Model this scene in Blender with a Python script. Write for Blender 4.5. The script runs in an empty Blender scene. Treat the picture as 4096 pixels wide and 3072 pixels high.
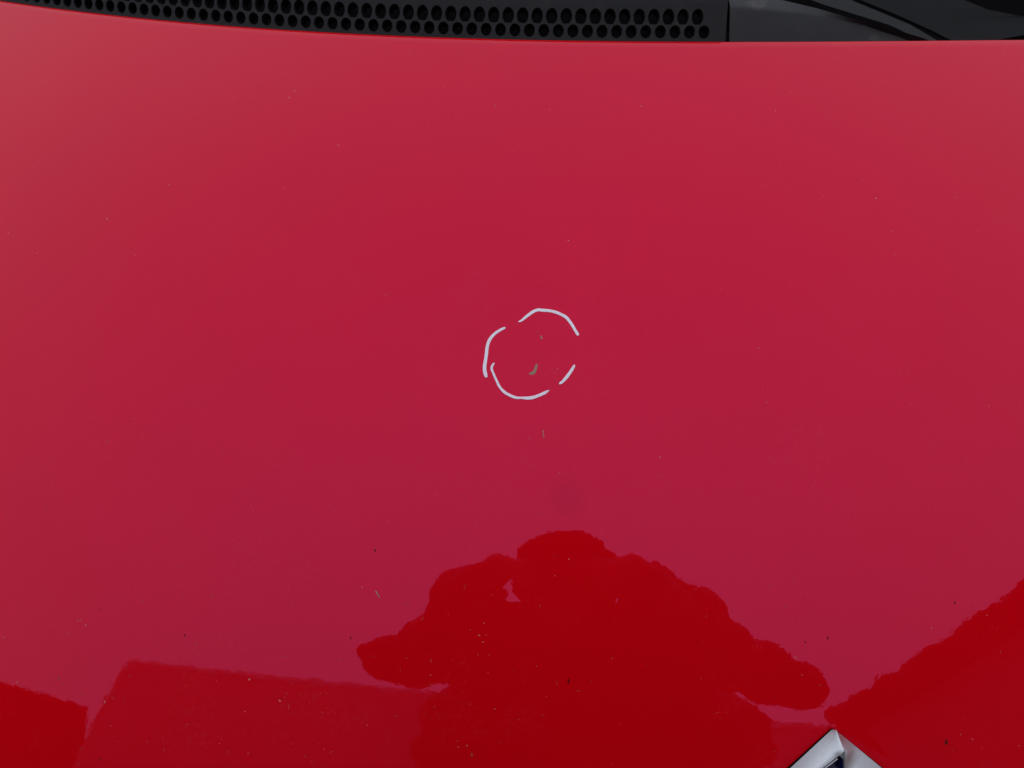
import bpy, bmesh, math, random
import numpy as np
from mathutils import Vector, Matrix
random.seed(4); rng = np.random.RandomState(7)
rad = math.radians
S = bpy.context.scene
COL = S.collection

# ------------------------------------------------------------ camera
W, H, F = 4096., 3072., 3190.
CAM = np.array([-0.21119509, -0.68459656, 1.43257781])
ROT = np.array([[0.99834552, -0.04161086, 0.03968316],
                [0.05646974, 0.83957348, -0.54030319],
                [-0.01083445, 0.54165017, 0.84053418]])
cd = bpy.data.cameras.new('camera'); cam = bpy.data.objects.new('camera', cd); COL.objects.link(cam)
cd.sensor_fit = 'HORIZONTAL'; cd.sensor_width = 36.; cd.lens = 36. * F / W
cd.clip_start = 0.02; cd.clip_end = 500.
M4 = Matrix.Identity(4)
for i in range(3):
    for j in range(3): M4[i][j] = ROT[i, j]
    M4[i][3] = CAM[i]
cam.matrix_world = M4
S.camera = cam

# ------------------------------------------------------------ sky, sun, exposure
SUN_AZ, SUN_EL = rad(-150), rad(28)      # azimuth from +Y, clockwise seen from above
wd = bpy.data.worlds.new('World'); S.world = wd; wd.use_nodes = True
nt = wd.node_tree; nt.nodes.clear()
sky = nt.nodes.new('ShaderNodeTexSky'); sky.sky_type = 'NISHITA'; sky.sun_disc = False
sky.sun_elevation = SUN_EL; sky.sun_rotation = SUN_AZ; sky.air_density = 1.0; sky.dust_density = 1.0
hs = nt.nodes.new('ShaderNodeHueSaturation'); hs.inputs['Saturation'].default_value = 0.30
bg = nt.nodes.new('ShaderNodeBackground'); bg.inputs['Strength'].default_value = 0.15
wo = nt.nodes.new('ShaderNodeOutputWorld')
nt.links.new(sky.outputs[0], hs.inputs['Color'])
# even overcast layer over the clear sky: zenith about three times as bright as the horizon
OVC = 8.3
tcw = nt.nodes.new('ShaderNodeTexCoord'); sx = nt.nodes.new('ShaderNodeSeparateXYZ'); nt.links.new(tcw.outputs['Generated'], sx.inputs[0])
mr = nt.nodes.new('ShaderNodeMapRange'); mr.inputs['From Min'].default_value = 0; mr.inputs['From Max'].default_value = 1
mr.inputs['To Min'].default_value = .18; mr.inputs['To Max'].default_value = 1.0; nt.links.new(sx.outputs[2], mr.inputs['Value'])
cn = nt.nodes.new('ShaderNodeTexNoise'); cn.inputs['Scale'].default_value = 1.6; cn.inputs['Detail'].default_value = 4; nt.links.new(tcw.outputs['Generated'], cn.inputs['Vector'])
cr = nt.nodes.new('ShaderNodeMapRange'); cr.inputs['From Min'].default_value = .3; cr.inputs['From Max'].default_value = .7
cr.inputs['To Min'].default_value = .94; cr.inputs['To Max'].default_value = 1.06; nt.links.new(cn.outputs['Fac'], cr.inputs['Value'])
mm = nt.nodes.new('ShaderNodeMath'); mm.operation = 'MULTIPLY'; nt.links.new(mr.outputs[0], mm.inputs[0]); nt.links.new(cr.outputs[0], mm.inputs[1])
vs_ = nt.nodes.new('ShaderNodeVectorMath'); vs_.operation = 'SCALE'; vs_.inputs[0].default_value = (OVC * .93, OVC * .95, OVC * 1.06); nt.links.new(mm.outputs[0], vs_.inputs['Scale'])
mxw = nt.nodes.new('ShaderNodeMix'); mxw.data_type = 'RGBA'; mxw.inputs['Factor'].default_value = .97
nt.links.new(hs.outputs[0], mxw.inputs['A']); nt.links.new(vs_.outputs[0], mxw.inputs['B'])
nt.links.new(mxw.outputs['Result'], bg.inputs['Color'])
nt.links.new(bg.outputs[0], wo.inputs['Surface'])
sl = bpy.data.lights.new('sun', 'SUN'); sl.energy = 0.5; sl.angle = rad(12); sl.color = (1, .96, .9)
so = bpy.data.objects.new('sun', sl); COL.objects.link(so)
sd = Vector((math.sin(SUN_AZ) * math.cos(SUN_EL), math.cos(SUN_AZ) * math.cos(SUN_EL), math.sin(SUN_EL)))
so.rotation_euler = sd.to_track_quat('Z', 'Y').to_euler(); so.location = (-5, -9, 9)
S.view_settings.view_transform = 'Standard'; S.view_settings.look = 'None'
S.view_settings.exposure = 0.15; S.view_settings.gamma = 1.0

# ------------------------------------------------------------ helpers
def link(name, mesh, mat=None, parent=None, smooth=False):
    o = bpy.data.objects.new(name, mesh); COL.objects.link(o)
    if mat: mesh.materials.append(mat)
    if smooth:
        for p in mesh.polygons: p.use_smooth = True
    if parent: o.parent = parent
    return o
def pyd(name, v, f, mat=None, parent=None, smooth=False):
    me = bpy.data.meshes.new(name); me.from_pydata([tuple(map(float, q)) for q in v], [], f); me.update()
    return link(name, me, mat, parent, smooth)
def frombm(name, bm, mat=None, parent=None, smooth=False):
    me = bpy.data.meshes.new(name); bm.to_mesh(me); bm.free(); return link(name, me, mat, parent, smooth)
def thing(name, label, cat, loc=(0, 0, 0), group=None):
    o = bpy.data.objects.new(name, None); COL.objects.link(o); o.location = loc; o.empty_display_size = .1
    o['label'] = label; o['category'] = cat
    if group: o['group'] = group
    return o
def box(bm, lo, hi, mat4=None):
    r = bmesh.ops.create_cube(bm, size=1.)
    lo, hi = Vector(lo), Vector(hi)
    for v in r['verts']:
        v.co = Vector([(lo[i] + hi[i]) / 2 + v.co[i] * (hi[i] - lo[i]) for i in range(3)])
        if mat4: v.co = mat4 @ v.co
    return r['verts']

def mat(name, col, rough=.5, spec=.5, metal=0., coat=0., noise=None, bump=None, tint=None, ior=None):
    m = bpy.data.materials.new(name); m.use_nodes = True; n = m.node_tree; b = n.nodes['Principled BSDF']
    b.inputs['Base Color'].default_value = (*col, 1); b.inputs['Roughness'].default_value = rough
    b.inputs['Metallic'].default_value = metal; b.inputs['Specular IOR Level'].default_value = spec
    b.inputs['Coat Weight'].default_value = coat
    if tint: b.inputs['Specular Tint'].default_value = (*tint, 1)
    if ior: b.inputs['IOR'].default_value = ior
    tc = n.nodes.new('ShaderNodeTexCoord')
    if noise:
        sc, amt = noise
        t = n.nodes.new('ShaderNodeTexNoise'); t.inputs['Scale'].default_value = sc; t.inputs['Detail'].default_value = 5
        n.links.new(tc.outputs['Object'], t.inputs['Vector'])
        mx = n.nodes.new('ShaderNodeMix'); mx.data_type = 'RGBA'
        mx.inputs['A'].default_value = (*[c * (1 - amt) for c in col], 1)
        mx.inputs['B'].default_value = (*[min(1, c * (1 + amt)) for c in col], 1)
        n.links.new(t.outputs['Fac'], mx.inputs['Factor']); n.links.new(mx.outputs['Result'], b.inputs['Base Color'])
    if bump:
        sc, st, di = bump
        t = n.nodes.new('ShaderNodeTexNoise'); t.inputs['Scale'].default_value = sc; t.inputs['Detail'].default_value = 3
        n.links.new(tc.outputs['Object'], t.inputs['Vector'])
        bp = n.nodes.new('ShaderNodeBump'); bp.inputs['Strength'].default_value = st; bp.inputs['Distance'].default_value = di
        n.links.new(t.outputs['Fac'], bp.inputs['Height']); n.links.new(bp.outputs['Normal'], b.inputs['Normal'])
    return m

def dust_on(m, sc, lo, hi, amt, col):
    n = m.node_tree; b = n.nodes['Principled BSDF']; src = b.inputs['Base Color'].links[0].from_socket
    tc = n.nodes.new('ShaderNodeTexCoord'); t = n.nodes.new('ShaderNodeTexNoise'); t.inputs['Scale'].default_value = sc; t.inputs['Detail'].default_value = 6
    n.links.new(tc.outputs['Object'], t.inputs['Vector'])
    r = n.nodes.new('ShaderNodeMapRange'); r.inputs['From Min'].default_value = lo; r.inputs['From Max'].default_value = hi; r.inputs['To Max'].default_value = amt
    n.links.new(t.outputs['Fac'], r.inputs['Value'])
    x = n.nodes.new('ShaderNodeMix'); x.data_type = 'RGBA'; n.links.new(r.outputs[0], x.inputs['Factor']); n.links.new(src, x.inputs['A']); x.inputs['B'].default_value = (*col, 1)
    n.links.new(x.outputs['Result'], b.inputs['Base Color'])
# red gloss paint with dust specks, dull water marks and fine dirt
def paint_mat():
    m = bpy.data.materials.new('red_car_paint'); m.use_nodes = True; n = m.node_tree; L = n.links
    b = n.nodes['Principled BSDF']
    tc = n.nodes.new('ShaderNodeTexCoord')
    def noise(sc, det=4, rough=.5):
        t = n.nodes.new('ShaderNodeTexNoise'); t.inputs['Scale'].default_value = sc
        t.inputs['Detail'].default_value = det; t.inputs['Roughness'].default_value = rough
        L.new(tc.outputs['Object'], t.inputs['Vector']); return t.outputs['Fac']
    def ramp(inp, lo, hi, a, c):
        r = n.nodes.new('ShaderNodeMapRange'); r.inputs['From Min'].default_value = lo; r.inputs['From Max'].default_value = hi
        r.inputs['To Min'].default_value = a; r.inputs['To Max'].default_value = c; L.new(inp, r.inputs['Value']); return r.outputs['Result']
    def mul(a, c):
        r = n.nodes.new('ShaderNodeMath'); r.operation = 'MULTIPLY'
        for i, q in enumerate((a, c)):
            if isinstance(q, (int, float)): r.inputs[i].default_value = q
            else: L.new(q, r.inputs[i])
        return r.outputs[0]
    def mix(f, a, c):
        r = n.nodes.new('ShaderNodeMix'); r.data_type = 'RGBA'; L.new(f, r.inputs['Factor'])
        for k, q in (('A', a), ('B', c)):
            if isinstance(q, tuple): r.inputs[k].default_value = (*q, 1)
            else: L.new(q, r.inputs[k])
        return r.outputs['Result']
    def specks(sc, size, dens, rnd_seed):
        mp = n.nodes.new('ShaderNodeMapping'); mp.inputs['Location'].default_value = (rnd_seed, rnd_seed * .7, 0)
        L.new(tc.outputs['Object'], mp.inputs['Vector'])
        v = n.nodes.new('ShaderNodeTexVoronoi'); v.inputs['Scale'].default_value = sc; v.inputs['Randomness'].default_value = 1
        L.new(mp.outputs[0], v.inputs['Vector'])
        sep = n.nodes.new('ShaderNodeSeparateColor'); L.new(v.outputs['Color'], sep.inputs[0])
        a = ramp(v.outputs['Distance'], size, size * .5, 0, 1)
        return mul(a, ramp(sep.outputs[0], 1 - dens, 1 - dens * .8, 0, 1)), sep.outputs[1]
    base = mix(noise(900, 2, .6), (.56, .0003, .0046), (.62, .0006, .0060))
    s1, c1 = specks(70, .045, .16, 3.1)
    base = mix(mul(s1, ramp(c1, 0, 1, .12, .6)), base, (.55, .36, .33))
    s2, c2 = specks(190, .09, .10, 8.3)
    base = mix(mul(s2, .28), base, (.5, .25, .25))
    s3, c3 = specks(45, .03, .12, 5.7)
    base = mix(mul(s3, .6), base, (.08, .01, .01))
    # faint dried dirt film, denser in patches
    film = mul(ramp(noise(9, 5, .6), .52, .75, 0, 1), ramp(noise(260, 3, .7), .50, .78, 0, .10))
    base = mix(film, base, (.42, .20, .18))
    # soft uneven wash marks
    base = mix(ramp(noise(3.2, 4, .6), .35, .7, 0, .09), base, (.30, .0005, .004))
    # one round, slightly darker spot above the mirrored head
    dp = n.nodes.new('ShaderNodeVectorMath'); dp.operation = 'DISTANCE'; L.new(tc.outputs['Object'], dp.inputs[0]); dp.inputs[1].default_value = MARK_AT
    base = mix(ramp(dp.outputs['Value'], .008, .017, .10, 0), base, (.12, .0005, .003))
    L.new(base, b.inputs['Base Color'])
    b.inputs['IOR'].default_value = 1.5
    b.inputs['Specular Tint'].default_value = (1.0, .25, .76, 1)
    L.new(ramp(noise(30, 5, .6), .3, .8, .012, .034), b.inputs['Roughness'])
    bp = n.nodes.new('ShaderNodeBump'); bp.inputs['Strength'].default_value = .045; bp.inputs['Distance'].default_value = .0004
    L.new(noise(170, 2, .45), bp.inputs['Height']); L.new(bp.outputs['Normal'], b.inputs['Normal'])
    return m
PLASTIC = mat('textured_black_plastic', (.0085, .0092, .011), .6, .22, noise=(60, .25), bump=(1500, .25, .0003))
PLASTIC_DUSTY = mat('dusty_grey_plastic', (.0115, .013, .0165), .5, .42, noise=(45, .35), bump=(1200, .3, .0004))
PLASTIC_DARK = mat('smooth_black_plastic', (.0038, .0042, .0052), .6, .11, noise=(30, .4), bump=(900, .2, .0003))
RUBBER = mat('black_rubber', (.002, .002, .0025), .8, .04)
dust_on(PLASTIC_DUSTY, 46, .62, .80, .4, (.12, .11, .10)); dust_on(PLASTIC, 30, .6, .8, .2, (.08, .075, .07))
PIT = mat('cavity_shade_black', (.0015, .0015, .002), .9, .05)  # near-black colour stands in for the shade inside cavities
GLASS = mat('tinted_screen_glass', (.004, .004, .005), .03, .5)
MARKER = mat('white_marker_ink', (.74, .73, .83), .55, .3, noise=(500, .16), bump=(900, .3, .0002))
MARK_RIM = mat('dried_white_ink_rim', (.82, .80, .86), .5, .3)
PRIMER = mat('bare_primer_chip', (.30, .195, .15), .8, .1, noise=(900, .35))
DUSTW = mat('pale_grit', (.48, .20, .20), .8, .2)
DUSTB = mat('brown_grit', (.25, .06, .045), .8, .2)
DIRTD = mat('dark_tar_spot', (.13, .0015, .002), .35, .15)
CHROME = mat('worn_silver_badge_metal', (.50, .53, .56), .40, .5, metal=.85, noise=(500, .10), bump=(700, .08, .0003))
NAVY = mat('badge_recess_blue_reflection', (.010, .012, .09), .14, .6, coat=.5)  # blue-black reflection in the chrome recess is put into this colour

# ------------------------------------------------------------ bonnet surface (height field)
ZC, KX = 0.98, 0.09
def slope(y):
    t = min(max(-y / .5, -.6), 1.25)
    s = 8 + 12 * (t * .45 + .55 * t * abs(t))
    if y < -.72: s += (-.72 - y) / .13 * 32
    return rad(min(s, 80))
_ys = np.linspace(.35, -.92, 2541); _h = np.zeros_like(_ys)
for i in range(1, len(_ys)): _h[i] = _h[i - 1] - math.tan(slope((_ys[i] + _ys[i - 1]) / 2)) * (_ys[i - 1] - _ys[i])
_h -= np.interp(0, _ys[::-1], _h[::-1])
def hz(x, y): return float(ZC + np.interp(y, _ys[::-1], _h[::-1]) - KX * x * x)
def nrm(x, y):
    e = 1e-3
    v = np.array([-(hz(x + e, y) - hz(x - e, y)) / (2 * e), -(hz(x, y + e) - hz(x, y - e)) / (2 * e), 1.])
    return v / np.linalg.norm(v)
def ray(px, py):
    d = ROT @ np.array([(px - W / 2) / F, -(py - H / 2) / F, -1.]); return d / np.linalg.norm(d)
def at(px, py, up=0.):
    """point of the bonnet surface seen at a pixel of the photograph"""
    d = ray(px, py); a, c = .2, 1.8
    for _ in range(40):
        m = (a + c) / 2; q = CAM + d * m
        if q[2] - hz(q[0], q[1]) - up > 0: a = m
        else: c = m
    return CAM + d * a
def plane_at(px, py, p0, n):
    d = ray(px, py); t = np.dot(np.asarray(p0) - CAM, n) / np.dot(d, n); return CAM + d * t
def proj(p):
    q = ROT.T @ (np.asarray(p) - CAM); return np.array([W / 2 + F * q[0] / -q[2], H / 2 - F * q[1] / -q[2]])

EDGE_PX = [(0, 0), (250, 33), (500, 62), (750, 86), (1000, 107), (1400, 132), (1700, 144), (2000, 152), (2400, 159), (2800, 163), (3100, 163.5), (3400, 162), (3750, 159), (4096, 155)]
ep = np.array([at(*q) for q in EDGE_PX])
_ec = np.polyfit(ep[:, 0], ep[:, 1], 4)
_x0, _x1 = ep[0, 0], ep[-1, 0]
def ye(x):
    if x < _x0:
        s = np.polyval(np.polyder(_ec), _x0); return float(np.polyval(_ec, _x0) + s * (x - _x0))
    if x > _x1:
        return float(np.polyval(_ec, _x1) + (x - _x1) * .10 + (x - _x1) ** 2 * .10)
    return float(np.polyval(_ec, x))
print('edge fit err px', [round(float(proj([q[0], ye(q[0]), hz(q[0], ye(q[0]))])[1] - p[1]), 1) for q, p in zip(ep, EDGE_PX)])

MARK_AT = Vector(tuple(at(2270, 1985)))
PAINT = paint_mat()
# ------------------------------------------------------------ setting
def asphalt():
    v = [(-40, -40, 0), (40, -40, 0), (40, 40, 0), (-40, 40, 0)]
    o = pyd('ground', v, [(0, 1, 2, 3)], mat('pale_worn_concrete', (.42, .41, .39), .9, .3, noise=(40, .4), bump=(200, .6, .004)))
    o['kind'] = 'structure'
asphalt()

# ------------------------------------------------------------ the car
car = thing('parked_car', 'glossy red car seen close over its bonnet, white marker ring drawn around a paint chip', 'car', (0, -.4, 0))
def child(o):            # keep world placement under the car empty
    o.location = -car.location + o.location if o.parent is car else o.location
    return o
HX = .93
def bonnet():
    nx, ny = 150, 110
    v = []; f = []
    for i in range(nx + 1):
        x = -HX + 2 * HX * i / nx
        y0 = ye(x); y1 = -.86 + .10 * (x / HX) ** 2 + .05 * (x / HX) ** 4
        # rear folded lip, then surface, then nose lip
        z = hz(x, y0)
        v.append((x, y0 - .012, z - .012)); v.append((x, y0 - .0006, z - .011)); v.append((x, y0 + .0006, z - .0030)); v.append((x, y0 - .0002, z - .0008))
        for j in range(ny + 1):
            y = y0 - .0018 + (y1 - y0 + .0018) * j / ny
            v.append((x, y, hz(x, y)))
        v.append((x, y1 + .001, hz(x, y1) - .014))
    m = 4 + ny + 2
    for i in range(nx):
        for j in range(m - 1):
            a = i * m + j; f.append((a, a + 1, a + m + 1, a + m))
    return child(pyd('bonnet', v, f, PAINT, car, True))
BON = bonnet(); BON['label'] = 'smooth red bonnet with a few chips, grit and dull marks'
def sub(o):
    o.parent = BON; return o

def body_shell():
    # wings either side and the front bumper below the bonnet nose
    for s in (-1, 1):
        v = []; f = []; n = 60; prof = [(0, -.001), (.004, .001), (.03, -.010), (.055, -.045), (.07, -.12), (.075, -.30), (.06, -.55), (.04, -.62)]
        for i in range(n + 1):
            y = .45 - 1.28 * i / n; xe = HX + .005
            yy = max(y, -.80)
            z = hz(HX, min(yy, .33))
            for dx, dz in prof: v.append((s * (xe + dx * (1 - .35 * max(0, (-y - .5)) / .33)), y, max(z + dz, .25)))
        m = len(prof)
        for i in range(n):
            for j in range(m - 1): a = i * m + j; f.append((a, a + 1, a + m + 1, a + m))
        child(pyd('wing_panel', v, f, PAINT, car, True))
    v = []; f = []; n = 60
    for i in range(n + 1):
        x = -1.0 + 2. * i / n; xx = max(min(x, HX), -HX)
        y1 = -.865 + .10 * (xx / HX) ** 2 + .05 * (xx / HX) ** 4 + max(0, abs(x) - HX) * 1.0
        z = hz(xx, y1 + .004) - .006
        for dy, zz in ((.02, z - .03), (0, z - .004), (-.02, z - .05), (-.05, .55), (-.07, .42), (-.05, .28), (.0, .22)): v.append((x, y1 + dy, zz))
    for i in range(n):
        for j in range(6): a = i * 7 + j; f.append((a, a + 1, a + 8, a + 7))
    child(pyd('front_bumper', v, f, PAINT, car, True))
    # tyre and rim pairs
    for s in (-1, 1):
        bm = bmesh.new()
        bmesh.ops.create_cone(bm, cap_ends=True, segments=48, radius1=.31, radius2=.31, depth=.19)
        bmesh.ops.rotate(bm, verts=bm.verts, cent=(0, 0, 0), matrix=Matrix.Rotation(rad(90), 3, 'Y'))
        bmesh.ops.bevel(bm, geom=[e for e in bm.edges if e.calc_face_angle(0) > 1], offset=.03, segments=3, affect='EDGES')
        w = frombm('tyre', bm, RUBBER, car, True); w.location = (s * .83, -.15, .31); child(w)
        bm = bmesh.new()
        bmesh.ops.create_cone(bm, cap_ends=True, segments=32, radius1=.2, radius2=.18, depth=.02)
        bmesh.ops.rotate(bm, verts=bm.verts, cent=(0, 0, 0), matrix=Matrix.Rotation(rad(90 * s), 3, 'Y'))
        w = frombm('wheel_rim', bm, CHROME, car, True); w.location = (s * .935, -.15, .31); child(w)
body_shell()

# ------------------------------------------------------------ cowl grille (two rows of oval holes) behind the bonnet edge
PROF = [(-.030, -.010), (.0000, -.0085), (.026, .0133), (.0330, .0195), (.0352, .0210), (.0378, .0221), (.0410, .0226), (.060, .0222), (.10, .018)]
_pl = [0.]
for a, c in zip(PROF, PROF[1:]): _pl.append(_pl[-1] + math.hypot(c[0] - a[0], c[1] - a[1]))
K0 = _pl[1]
def prof(k):
    k = min(max(k + K0, 0), _pl[-1])
    return float(np.interp(k, _pl, [p[0] for p in PROF])), float(np.interp(k, _pl, [p[1] for p in PROF]))
def SP(x, k, depth=0.):
    s, z = prof(k); y = ye(x)
    s1, z1 = prof(k + .0005); s0, z0 = prof(k - .0005); l = math.hypot(s1 - s0, z1 - z0) or 1
    ty, tz = (s1 - s0) / l, (z1 - z0) / l
    return np.array([x, y + s + depth * tz, hz(x, y) + z - depth * ty])
def solve_xk(px, py, x=0., k=.01):
    v = np.array([x, k])
    for _ in range(30):
        g = lambda q: proj(SP(q[0], q[1])) - (px, py)
        r = g(v); J = np.array([(g(v + (1e-4, 0)) - r) / 1e-4, (g(v + (0, 1e-4)) - r) / 1e-4]).T
        dlt = np.linalg.lstsq(J, r, rcond=None)[0]; v = v - np.clip(dlt, -.2, .2)
    return v
GAPX_PX = 2905
xg = solve_xk(GAPX_PX, 110)[0]
lowpx = [(1400 + .678 * x, .678 * y) for x, y in [(57, 147), (138, 150), (220, 154), (302, 157), (385, 160), (468, 163), (551, 165), (635, 168), (719, 171), (803, 174), (888, 176), (973, 177), (1058, 178), (1143, 180), (1228, 181), (1314, 182), (1400, 184), (1487, 185), (1573, 185), (1659, 186), (1745, 187), (1832, 187), (1917, 188), (2003, 188), (2090, 188)]]
lowpx = [(.678 * x, .678 * y) for x, y in [(585, 20), (650, 25), (716, 31), (781, 39), (848, 47), (917, 55), (987, 63), (1057, 70), (1128, 77), (1200, 84), (1272, 90), (1345, 96), (1420, 102), (1496, 108), (1571, 114), (1648, 119), (1725, 124), (1804, 129), (1882, 133), (1962, 138), (2041, 142), (2121, 146)]][:-1] + lowpx
low = [solve_xk(*q, x=-.3) for q in lowpx]
xl = [q[0] for q in low]; kl = float(np.median([q[1] for q in low[20:]]))
kL_of = np.polyfit(xl, [q[1] for q in low], 2)
up_last = solve_xk(2790, 75)
ku = float(np.median([solve_xk(1400 + .678 * x, .678 * y)[1] for x, y in ((681, 82), (1191, 93), (1620, 101), (2050, 110))]))
print('kl', kl, 'ku', ku, 'pitch', (xl[-1] - xl[-7]) / 6, (xl[6] - xl[0]) / 6, 'kl range', [round(q[1], 4) for q in low[::9]])
# smooth the traced pitch and carry it on past the left border
idx = np.arange(len(xl)); pf = np.polyfit(idx, xl, 3); xs = list(np.polyval(pf, idx))
p0 = xs[1] - xs[0]
while xs[0] - p0 > -.90: xs.insert(0, xs[0] - p0)
xu = [(a + c) / 2 for a, c in zip(xs, xs[1:])]
def grille():
    v = []; f = []
    def add(p): v.append(p); return len(v) - 1
    kA, kB, kC = kl - .0077, (kl + ku) / 2, ku + .0092
    def cell(xa, xm, xb, k0, k1, kc, a, b_):
        nseg = 5
        outer = []
        for t in range(nseg): outer.append((xa + (xb - xa) * t / nseg, k0))
        for t in range(nseg): outer.append((xb, k0 + (k1 - k0) * t / nseg))
        for t in range(nseg): outer.append((xb + (xa - xb) * t / nseg, k1))
        for t in range(nseg): outer.append((xa, k1 + (k0 - k1) * t / nseg))
        N = len(outer)
        O = [add(SP(*q)) for q in outer]
        rings = []
        for sc, dp in ((1.06, 0), (1.0, .0005), (.97, .0016), (.93, .014)):
            ring = []
            for x_, k_ in outer:
                th = math.atan2((k_ - kc) / (k1 - k0), (x_ - xm) / (xb - xa))
                ring.append(add(SP(xm + a * sc * math.cos(th), kc + b_ * sc * math.sin(th), dp)))
            rings.append(ring)
        prev = O
        for ring in rings:
            for t in range(N): f.append((prev[t], prev[(t + 1) % N], ring[(t + 1) % N], ring[t]))
            prev = ring
    pit = abs(xs[-1] - xs[-5]) / 4
    for i in range(1, len(xs)):
        xm = xs[i]; xa = xu[i - 1]; xb = xu[i] if i < len(xu) else 2 * xm - xa
        w = (xb - xa) / pit
        cell(xa, xm, xb, kA, kB, kl, .0050 * w, .0058)
    for i in range(len(xu)):
        xm = xu[i]; xa, xb = xs[i], xs[i + 1]; w = (xb - xa) / pit
        cell(xa, xm, xb, kB, kC, ku, .0053 * w, .0072)
    # plain bands: below, above, and the blank end by the gap
    def band(xa, xb, ks, n=120):
        idn = []
        for i in range(n + 1):
            x = xa + (xb - xa) * i / n; idn.append([add(SP(x, k)) for k in ks])
        for i in range(n):
            for j in range(len(ks) - 1): f.append((idn[i][j], idn[i][j + 1], idn[i + 1][j + 1], idn[i + 1][j]))
    kend = _pl[-1] - K0
    band(xs[0], xg, [-K0, -.01, 0, kA] if kA > .0005 else [-K0, kA])
    top = [kC] + [q - K0 for q in _pl if q - K0 > kC + .001]
    band(xs[0], xg, top)
    xe1 = 2 * xs[-1] - xu[-1]
    band(xe1, xg, [kA, kB], 4); band(xs[-1], xg, [kB, kC], 4)
    # cut end wall beside the gap
    ks = [-K0 + t * (kend + K0) / 24 for t in range(25)]
    a = [add(SP(xg, k)) for k in ks]; c = [add(SP(xg, k, .012)) for k in ks]
    for t in range(24): f.append((a[t], a[t + 1], c[t + 1], c[t]))
    o = pyd('cowl_grille', v, f, PLASTIC, car)
    bm = bmesh.new(); bm.from_mesh(o.data); bmesh.ops.remove_doubles(bm, verts=bm.verts, dist=2e-5); bmesh.ops.recalc_face_normals(bm, faces=bm.faces)
    bm.to_mesh(o.data); bm.free()
    for p in o.data.polygons: p.use_smooth = True
    o.data.set_sharp_from_angle(angle=rad(38))
    o['label'] = 'dark plastic grille with two staggered rows of oval holes'
    child(o)
grille()
# tray under the grille and cowl, cavity shade put into its black
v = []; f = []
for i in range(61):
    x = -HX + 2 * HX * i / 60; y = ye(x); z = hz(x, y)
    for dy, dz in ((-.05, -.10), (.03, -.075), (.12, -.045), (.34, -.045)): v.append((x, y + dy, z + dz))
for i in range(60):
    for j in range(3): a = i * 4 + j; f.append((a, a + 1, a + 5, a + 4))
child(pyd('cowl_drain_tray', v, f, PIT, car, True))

# ------------------------------------------------------------ right hand end of the cowl
zedge = hz(.1, ye(.1))
def strip(name, A, B, mt, za, zb, slopey=0., thick=.01, label=None, n=48, crown=0., rows=6):
    """curved panel between two traced curves lying at their own real heights"""
    def samp(Pts, n):
        P = np.array(Pts, float); t = np.r_[0, np.cumsum(np.hypot(*np.diff(P, axis=0).T))]; q = np.linspace(0, t[-1], n)
        return np.c_[np.interp(q, t, P[:, 0]), np.interp(q, t, P[:, 1])]
    a, c = samp(A, n), samp(B, n); v = []; f = []
    fz = lambda z, t: z(t) if callable(z) else z
    for i in range(n):
        t = i / (n - 1)
        pa = plane_at(*a[i], (0, 0, fz(za, t)), np.array([0, 0, 1.])); pc = plane_at(*c[i], (0, 0, fz(zb, t)), np.array([0, 0, 1.]))
        for j in range(rows + 1):
            w = j / rows; p = pa * (1 - w) + pc * w; p[2] += crown * 4 * w * (1 - w); v.append(p)
        v.append(pc - (0, -.002, thick)); v.append(pa - (0, .001, thick))
    m = rows + 3
    for i in range(n - 1):
        for j in range(m): b2 = (j + 1) % m; f.append((i * m + j, i * m + b2, (i + 1) * m + b2, (i + 1) * m + j))
    f.append(tuple(range(m))); f.append(tuple(reversed([(n - 1) * m + j for j in range(m)])))
    o = pyd(name, v, f, mt, car, True); o.data.set_sharp_from_angle(angle=rad(40))
    bm = bmesh.new(); bm.from_mesh(o.data); bmesh.ops.recalc_face_normals(bm, faces=bm.faces); bm.to_mesh(o.data); bm.free()
    if label: o['label'] = label
    return child(o)
zb = zedge - .0085
Zr = lambda t: zedge + .017 - .025 * t ** 1.5
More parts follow.
